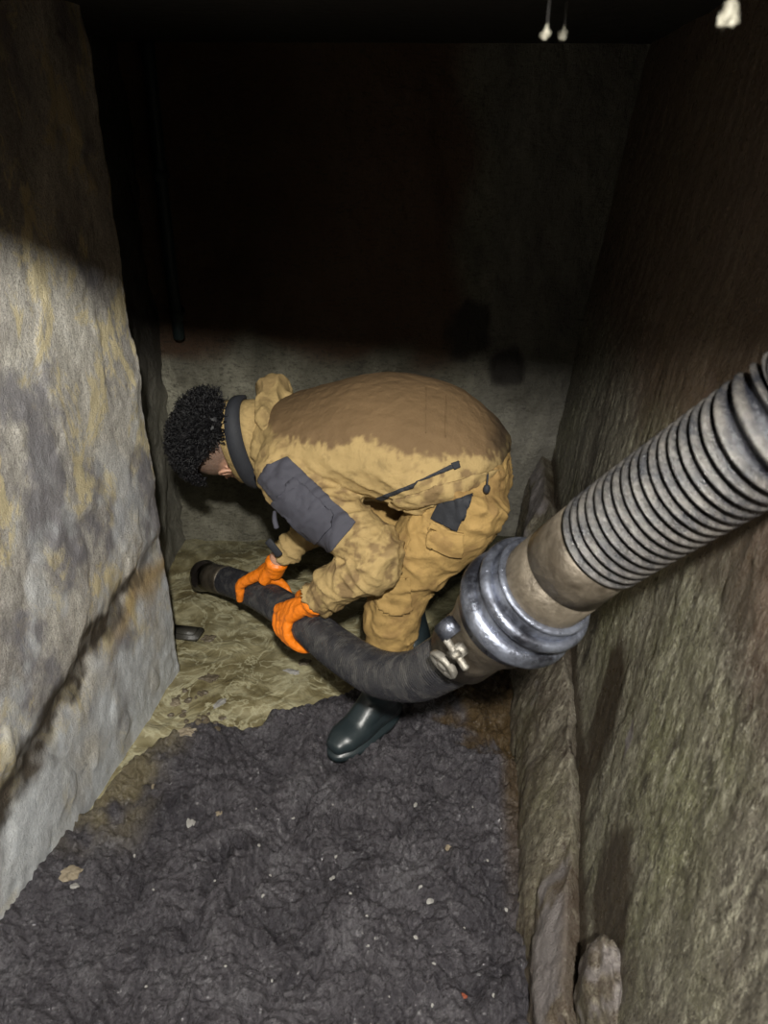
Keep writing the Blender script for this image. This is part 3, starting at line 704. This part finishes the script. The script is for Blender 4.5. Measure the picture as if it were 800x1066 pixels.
def td(c, n):
    a, _ = fold(c, [(hN, kN), (kN, cN), (hF, kF), (kF, cF)], .014, 11, 4, 2)
    return a + .0015*fbm(c*40, 2)
bm = bmesh.new()
add_tube(bm, [(.13, 1.68, .80), (.185, 1.68, .73), (.19, 1.68, .68)], [(.15, .11), (.175, .118), (.16, .105)], seg=28)
add_tube(bm, [hN+Vector((.02, 0, .0)), hN.lerp(kN, .35)+Vector((.015, 0, -.01)), hN.lerp(kN, .72), kN, kN.lerp(cN, .5), cN.lerp(aN, .12)], [.098, .098, .090, .080, .071, .056], seg=24, capk=.2)
add_tube(bm, [hF, hF.lerp(kF, .4), kF, kF.lerp(cF, .5), cF.lerp(aF, .12)], [.102, .098, .078, .070, .060], seg=24, capk=.2)
trousers = own(fuse('trousers', bm, .0052, 2, M['trousers'], man, td))
c = get_co(trousers.data)
set_attr(trousers.data, 'wet', .55*sm(fbm(c*[14, 14, 10], 4), .10, .45)); set_attr(trousers.data, 'dark', c[:, 0]*0)

# boots
def boot(ankle, heel, toe, top, name='boot'):
    d = (toe-heel).normalized(); L = (toe-heel).length; bm = bmesh.new()
    P = lambda s, z: heel + d*L*s + Vector((0, 0, z))
    add_tube(bm, [P(.10, .045), P(.35, .048), P(.60, .042), P(.82, .036), P(.95, .030)], [(.036, .040), (.038, .044), (.047, .040), (.045, .033), (.030, .022)], seg=24)
    add_tube(bm, [P(.19, .05), P(.25, .10), ankle.lerp(top, .35)+Vector((0, 0, .02)), top], [(.046, .047), (.050, .050), (.055, .055), (.066, .066)], seg=28, capk=.05, up=d)
    add_tube(bm, [P(.66, .050), P(.42, .085), P(.26, .125)], [(.040, .030), (.040, .038), (.042, .040)], seg=20)
    o = own(fuse(name, bm, .0045, 4, M['boot'], man))
    bm = bmesh.new(); out = []
    for k in range(40):
        a = 2*PI*k/40; s = .5+.5*math.cos(a); wd = .049*(1-.28*math.exp(-((s-.42)/.16)**2)) if True else 0
        w2 = abs(math.sin(a))**.8*(1 if math.sin(a) > 0 else -1)*(.040+.010*sm(np.array(s), .4, .7))
        out.append((heel + d*(L*1.03*s-.004) + d.cross(Vector((0, 0, 1)))*float(w2)))
    lo_ = [bm.verts.new(p+Vector((0, 0, -.006))) for p in out]; hi = [bm.verts.new(p+Vector((0, 0, .014))) for p in out]
    for k in range(40): bm.faces.new((lo_[k], lo_[(k+1) % 40], hi[(k+1) % 40], hi[k]))
    bm.faces.new(hi); bm.faces.new(lo_[::-1]); sl = bmobj('sole', bm, M['boot'], o); 
    V_, F_, _, _ = sweep([top-(top-ankle).normalized()*.012, top+(top-ankle).normalized()*.006], lambda s, th: .0685, 32, .004); mesh_np('boot_rim', V_, F_, M['boot'], o)
    return o
boot(aN, pf(414, 741), pf(345, 789), cN+Vector((.006, .005, -.012)))
boot(aF, Vector((.11, 1.92, 0)), Vector((.03, 1.68, 0)), cF+Vector((.0, .0, -.012)))

# gloves
def gripframe(i0, t):
    C = hp[i0].lerp(hp[i0+1], t); a = (hp[i0]-hp[i0+1]).normalized(); f = Vector((0, 0, H))-C; f.z = 0; f = (f-a*f.dot(a)).normalized(); tt = a.cross(f); tt = tt if tt.z > 0 else -tt
    return C, a, f, tt
def glove(C, a, f, t, W, near, sgn):
    R = .047+.0105; pt = lambda s, ph, R_=R: C + a*s + t*R_*math.cos(math.radians(ph)) + f*R_*math.sin(math.radians(ph))*sgn
    bm = bmesh.new(); spec = [(.037, 20, 185), (.013, 28, 205), (-.011, 26, 200), (-.033, 18, 172)]
    if not near: spec = [(.037, 40, 200), (.013, 45, 230), (-.011, 43, 222), (-.033, 38, 190)]
    for i, (s, p0, p1) in enumerate(spec):
        pts = [pt(s, p0+(p1-p0)*k/6.) + a*.002*math.sin(i*2+k) for k in range(7)]
        rr = [.0140, .0135, .0136, .0124, .0128, .0115, .0098] if i < 3 else [.0125, .012, .0123, .0112, .0114, .010, .0088]
        add_tube(bm, pts, rr, seg=12, sub=3)
        kn = pt(s*1.0, p0, R+.002); md = W.lerp(kn, .5) + (W.lerp(kn, .5)-C).normalized()*.006
        add_tube(bm, [W + a*s*.35, md, kn], [.019, .0190, .0165], seg=12, sub=3)
    if near: th = [W + a*.012 + f*-.006, pt(.034, -45, R+.002), pt(.042, -80), pt(.048, -112)]
    else: th = [W + a*.016 + f*.012, pt(.050, 0, R+.010), pt(.066, -28, R+.001), pt(.082, -52, R)]
    add_tube(bm, th, [.018, .0155, .0130, .0105], seg=12, sub=4)
    return bm, pt
C, a, f, t = gripframe(4, .0); CN = C
Wn = wN + (C-wN).normalized()*.012
bm, _ = glove(C, a, f, t, Wn, True, 1); add_tube(bm, [wN + (wN-C).normalized()*.0, Wn, Wn+(C-Wn)*.2], [.034, .030, .026], seg=18, sub=3)
gd = lambda c, n: .0022*(ridged(c*45, 3)-.5)
gN = own(fuse('glove', bm, .0028, 4, M['glove'], man, gd))
C, a, f, t = gripframe(3, -.08); CF = C
Wf = wF + (C-wF).normalized()*.022
bm, _ = glove(C, a, f, t, Wf, False, -1); add_tube(bm, [Wf-(C-wF).normalized()*.012, Wf, Wf+(C-Wf)*.2], [.033, .030, .026], seg=18, sub=3)
gF = own(fuse('glove', bm, .0028, 4, M['glove'], man, gd))

# jacket details
camp = Vector((0, 0, H))
def poly_px(src, pts, Z): return [pz(u, v, Z) for u, v in pts]
def P_(name, src, px, Z, mat, par, **k):
    poly = poly_px(src, px, Z); c = sum(poly, Vector())/len(poly); o = patch(name, src, poly, camp-c, mat, par, **k)
    if o: own_sub(o, par)
    return o
def own_sub(o, par):
    o.matrix_parent_inverse = Matrix.Identity(4)          # the garment's own space is already the pit's
sp = P_('sleeve_panel', jacket, [(269, 500), (279, 484), (300, 477), (368, 543), (341, 576), (285, 520)], 1.75, M['panel'], jacket, off=.0025, thick=.0025, depth=.16)
if sp: sp['label'] = 'charcoal reinforcement panel on the upper sleeve'
pk = P_('sleeve_pocket', jacket, [(284, 523), (308, 498), (348, 535), (346, 548), (328, 568)], 1.72, M['panel'], jacket, off=.005, thick=.005, depth=.16)
if pk: pk['label'] = 'charcoal patch pocket on the sleeve panel'
P_('pocket_gap_shade', jacket, [(380, 528), (391, 518), (436, 501), (431, 507)], 1.6, M['black'], jacket, off=.002, thick=.002, depth=.2)  # black patch standing for the shaded gap of the slit
P_('pocket_zip', jacket, [(426, 505), (468, 484), (479, 480), (474, 487)], 1.6, M['black'], jacket, off=.002, thick=.003, depth=.2)
P_('pocket_tab', jacket, [(469, 482), (476, 480), (478, 486), (472, 489)], 1.62, M['black'], jacket, off=.005, thick=.004, depth=.2)
for q in ([(443, 405), (444.2, 405), (444.2, 450), (443, 450)], [(464, 412), (465.2, 412), (464, 455), (462.8, 455)]):
    P_('seam', jacket, q, 1.7, M['jacket'], jacket, off=.002, thick=.002, depth=.25)
hb = P_('hem_band', jacket, [(398, 533), (405, 521), (533, 482), (535, 494), (470, 520)], 1.66, M['jacket'], jacket, off=.004, thick=.004, depth=.22)
if hb:
    cb = get_co(hb.data); 
    for k in ('wet', 'dark'):
        if k in hb.data.attributes: hb.data.attributes.remove(hb.data.attributes[k])
    set_attr(hb.data, 'wet', .75*sm(fbm(cb*30, 3), -.1, .3)); set_attr(hb.data, 'dark', cb[:, 0]*0)
tp = P_('thigh_pocket', trousers, [(449, 540), (457, 524), (492, 515), (486, 533), (476, 553)], 1.65, M['black'], trousers, off=.003, thick=.003, depth=.2)
if tp: tp['label'] = 'black cloth thigh pocket'
fl = P_('knee_flap', trousers, [(446, 552), (450, 545), (484, 553), (480, 577), (468, 578), (446, 568)], 1.66, M['trousers'], trousers, off=.007, thick=.006, depth=.2)
kp = P_('knee_patch', trousers, [(386, 600), (428, 600), (432, 660), (376, 660)], 1.7, M['trousers'], trousers, off=.003, thick=.002, depth=.12)
P_('seam', trousers, [(427, 560), (428.5, 560), (412, 603), (410.5, 603)], 1.7, M['trousers'], trousers, off=.002, thick=.002, depth=.2)
# cord toggle at the hem, sleeve tab, zip puller, hood and collar
def sub(name, bm, mat, par): return bmobj(name, bm, mat, par)
q = pz(507, 509, 1.66); bm = bmesh.new(); add_ell(bm, q, Matrix.Identity(3), (.008, .008, .011), 12); add_tube(bm, [q, q+Vector((.002, .01, .03))], [.002]*2, seg=6, sub=1); sub('cord_toggle', bm, M['black'], jacket)
cu = wF.lerp(eF, .36); bm = bmesh.new(); q = pz(283, 567, 1.96)
add_tube(bm, [pz(279, 563, 2.02), pz(284, 569, 2.02), pz(291, 578, 2.03)], [(.011, .004)]*3, up=(0, -1, 0), seg=12, sub=3); sub('sleeve_tab', bm, M['black'], jacket)
bm = bmesh.new(); add_tube(bm, [pz(286, 533, 1.72), pz(286, 541, 1.71), pz(288, 549, 1.71)], [.004, .0055, .006], seg=10, sub=2); sub('zip_puller', bm, M['panel'], jacket)
# collar: khaki stand, black lining turned outwards, narrow tan inner edge
def collar_ring(name, x0, x1, r0, r1, mat, th=.006, zoff=0, a0=0, a1=360):
    V = []; n = 72; prof = [(x0, r0), (x0*.5+x1*.5, (r0+r1)*.5+.002), (x1, r1), (x1, r1-th), (x0*.5+x1*.5, (r0+r1)*.5-th), (x0, r0-th)]
    for k in range(n+1):
        ang = math.radians(a0+(a1-a0)*k/n); pin = 1.0
        if a1-a0 < 359: pin = .15+.85*math.sin(PI*k/n)**.6
        for (x, r) in prof:
            xx = x0 + (x-x0)*pin
            wob = .004*math.sin(ang*3+1)
            V.append(Vector((xx + .10*(math.sin(ang))*(-.25)+.012*math.cos(ang), 1.838 + math.cos(ang)*(r*.86+wob), .738+zoff + math.sin(ang)*(r*1.12+wob))))
    m = len(prof); Fc = [(k*m+j, k*m+(j+1) % m, (k+1)*m+(j+1) % m, (k+1)*m+j) for k in range(n) for j in range(m)]
    if a1-a0 < 359: Fc += [tuple(range(m)), tuple(n*m+j for j in range(m))[::-1]]
    me = mesh_np(name, V, Fc, mat, jacket)
    bm = bmesh.new(); bm.from_mesh(me.data); bmesh.ops.recalc_face_normals(bm, faces=bm.faces[:]); bm.to_mesh(me.data); bm.free(); smooth(me.data); return me
collar_ring('collar', -.285, -.335, .098, .099, M['jacket'])
collar_ring('collar_lining', -.326, -.368, .106, .110, M['black'], .008, 0, 75, 292)['label'] = 'black collar lining turned outwards'
collar_ring('collar_edge', -.330, -.386, .101, .096, M['jacket'], .004)
bm = bmesh.new()
add_tube(bm, [(-.270, 1.725, .800), (-.285, 1.78, .820), (-.290, 1.85, .832), (-.288, 1.92, .838), (-.280, 1.965, .812)], [(.016, .020), (.026, .028), (.038, .036), (.054, .046), (.040, .036)], seg=24, up=(1, 0, 0))
add_tube(bm, [(-.285, 1.95, .77), (-.285, 1.93, .81), (-.25, 1.88, .83)], [.045, .045, .03], seg=20)
hood = fuse('hood', bm, .005, 2, M['jacket'], jacket, lambda c, n: .010*((1-np.abs(perlin(np.stack([c[:, 0]*26+c[:, 2]*14, c[:, 1]*9, c[:, 2]*9-c[:, 0]*8], 1)+2))*2)**3-.4)); hood['label'] = 'folded down hood'
for o_ in (hood,):
    c = get_co(o_.data); set_attr(o_.data, 'wet', .35*sm(fbm(c*20, 3), -.1, .4)); set_attr(o_.data, 'dark', c[:, 0]*0)

# ------------------------------------------------------------------ small loose things
def chip(name, u, v, r, mat, label, cat='stone', group=None, seed=1, z=-.004, rot=0, amp=.45, flat=.6):
    bm = rock_bm((0, 0, 0), r, seed, 2 if r[0] < .012 else 3, amp, flat)
    o = bmobj(name, bm, mat, None, False); p = pf(u, v, z); p = pf(u, v, ground(p.x, p.y)); p.z = ground(p.x, p.y) + r[2]*.25; o.location = p; o.rotation_euler = (0, 0, rot)
    tag(o, label, cat, group); return o
chip('stone', 75, 911, (.022, .016, .014), M['stone'], 'cream stone lying in the mud by the foot of the left rock', seed=1, z=.005)
chip('stone', 77, 925, (.011, .008, .008), M['whitestone'], 'small pale stone just in front of the cream stone at lower left', seed=2, z=.002)
chip('stone', 196, 765, (.022, .014, .014), M['stone'], 'buff stone at the mud edge near the left rock corner', seed=3, z=.006)
chip('stone', 183, 733, (.013, .010, .010), M['stone'], 'tan pebble at the very foot of the left rock corner', seed=4, z=-.008)
chip('stone', 199, 857, (.010, .016, .009), M['whitestone'], 'white oval stone in the mud left of the boot', seed=5, z=.008)
chip('stone', 228, 847, (.008, .007, .007), M['stone'], 'tiny yellowish stone right of the white oval stone', seed=6, z=.006)
chip('stone', 158, 820, (.009, .018, .009), M['stone'], 'long tan stone in mud beside the left rock', seed=7, z=.006)
chip('stone', 229, 733, (.010, .026, .008), M['whitestone'], 'elongated whitish chip lying in the sludge edge', seed=8, z=-.012, rot=-.5)
chip('stone', 447, 938, (.008, .013, .008), M['whitestone'], 'white chip in the mud below right of the boot', seed=9, z=.006)
chip('stone', 467, 883, (.011, .009, .008), M['stone'], 'buff chip in the mud nearest the right wall', seed=10, z=.004)
chip('stone', 482, 1036, (.010, .006, .006), M['red'], 'rust red chip in the mud near the bottom edge', seed=11, z=.006)
chip('stone', 217, 665, (.020, .016, .012), M['grit'], 'brown stone beside the half sunk black tile', seed=12, z=-.02)
chip('stone', 218, 707, (.026, .018, .014), M['grit'], 'dark rounded stone poking out of the sludge', seed=13, z=-.02)
chip('stone', 318, 690, (.018, .014, .012), M['grit'], 'brown stone in the sludge below the near glove', seed=14, z=-.02)
chip('stone', 305, 700, (.022, .010, .008), M['whitestone'], 'pale curved shard in the sludge under the hose', seed=15, z=-.014, rot=-.2)
b0 = chip('stone', 432, 838, (.006, .008, .005), M['whitestone'], 'small pale crumbs scattered over the grey mud', group='pale crumbs in the mud', seed=20, z=.006)
b1 = chip('pebble', 178, 745, (.009, .008, .007), M['grit'], 'brown gravel pebbles at the foot of the left rock', 'pebble', 'gravel by the left rock', seed=21, z=-.006)
def sprinkle(src, n, box, z, sc):
    for k in range(n):
        o = src.copy(); COL.objects.link(o); p = pf(random.uniform(box[0], box[2]), random.uniform(box[1], box[3]), z); p.z = ground(p.x, p.y)+.001; o.location = p
        o.rotation_euler = (0, 0, random.random()*6); s = random.uniform(*sc); o.scale = (s, s, s)
sprinkle(b0, 34, (110, 830, 530, 1050), .008, (.28, .6)); sprinkle(b1, 26, (180, 712, 232, 765), -.006, (.5, 1.4))

# half sunk black tile beside the rock
o = bpy.data.objects.new('plastic_tile', None); COL.objects.link(o); o.location = pf(192, 659, -.02); o.rotation_euler = (.05, -.06, -.25)
tag(o, 'black rectangular tile half sunk in sludge behind the left rock', 'tile')
bm = bmesh.new(); add_box(bm, (0, 0, 0), Matrix.Identity(3), (.12, .062, .02), .006); bmobj('tile_plate', bm, M['darkp'], o)
bm = bmesh.new(); add_box(bm, (0, 0, .012), Matrix.Identity(3), (.09, .040, .010), .003); bmobj('raised_face', bm, M['darkp'], o)
# blue scrap behind the boot
bm = rock_bm((0, 0, 0), (.022, .017, .008), 31, 3, .6); o = bmobj('plastic_scrap', bm, M['bluep']); o.location = pf(436, 663, -.010)
tag(o, 'crumpled blue plastic scrap on the floor behind the boot', 'scrap')
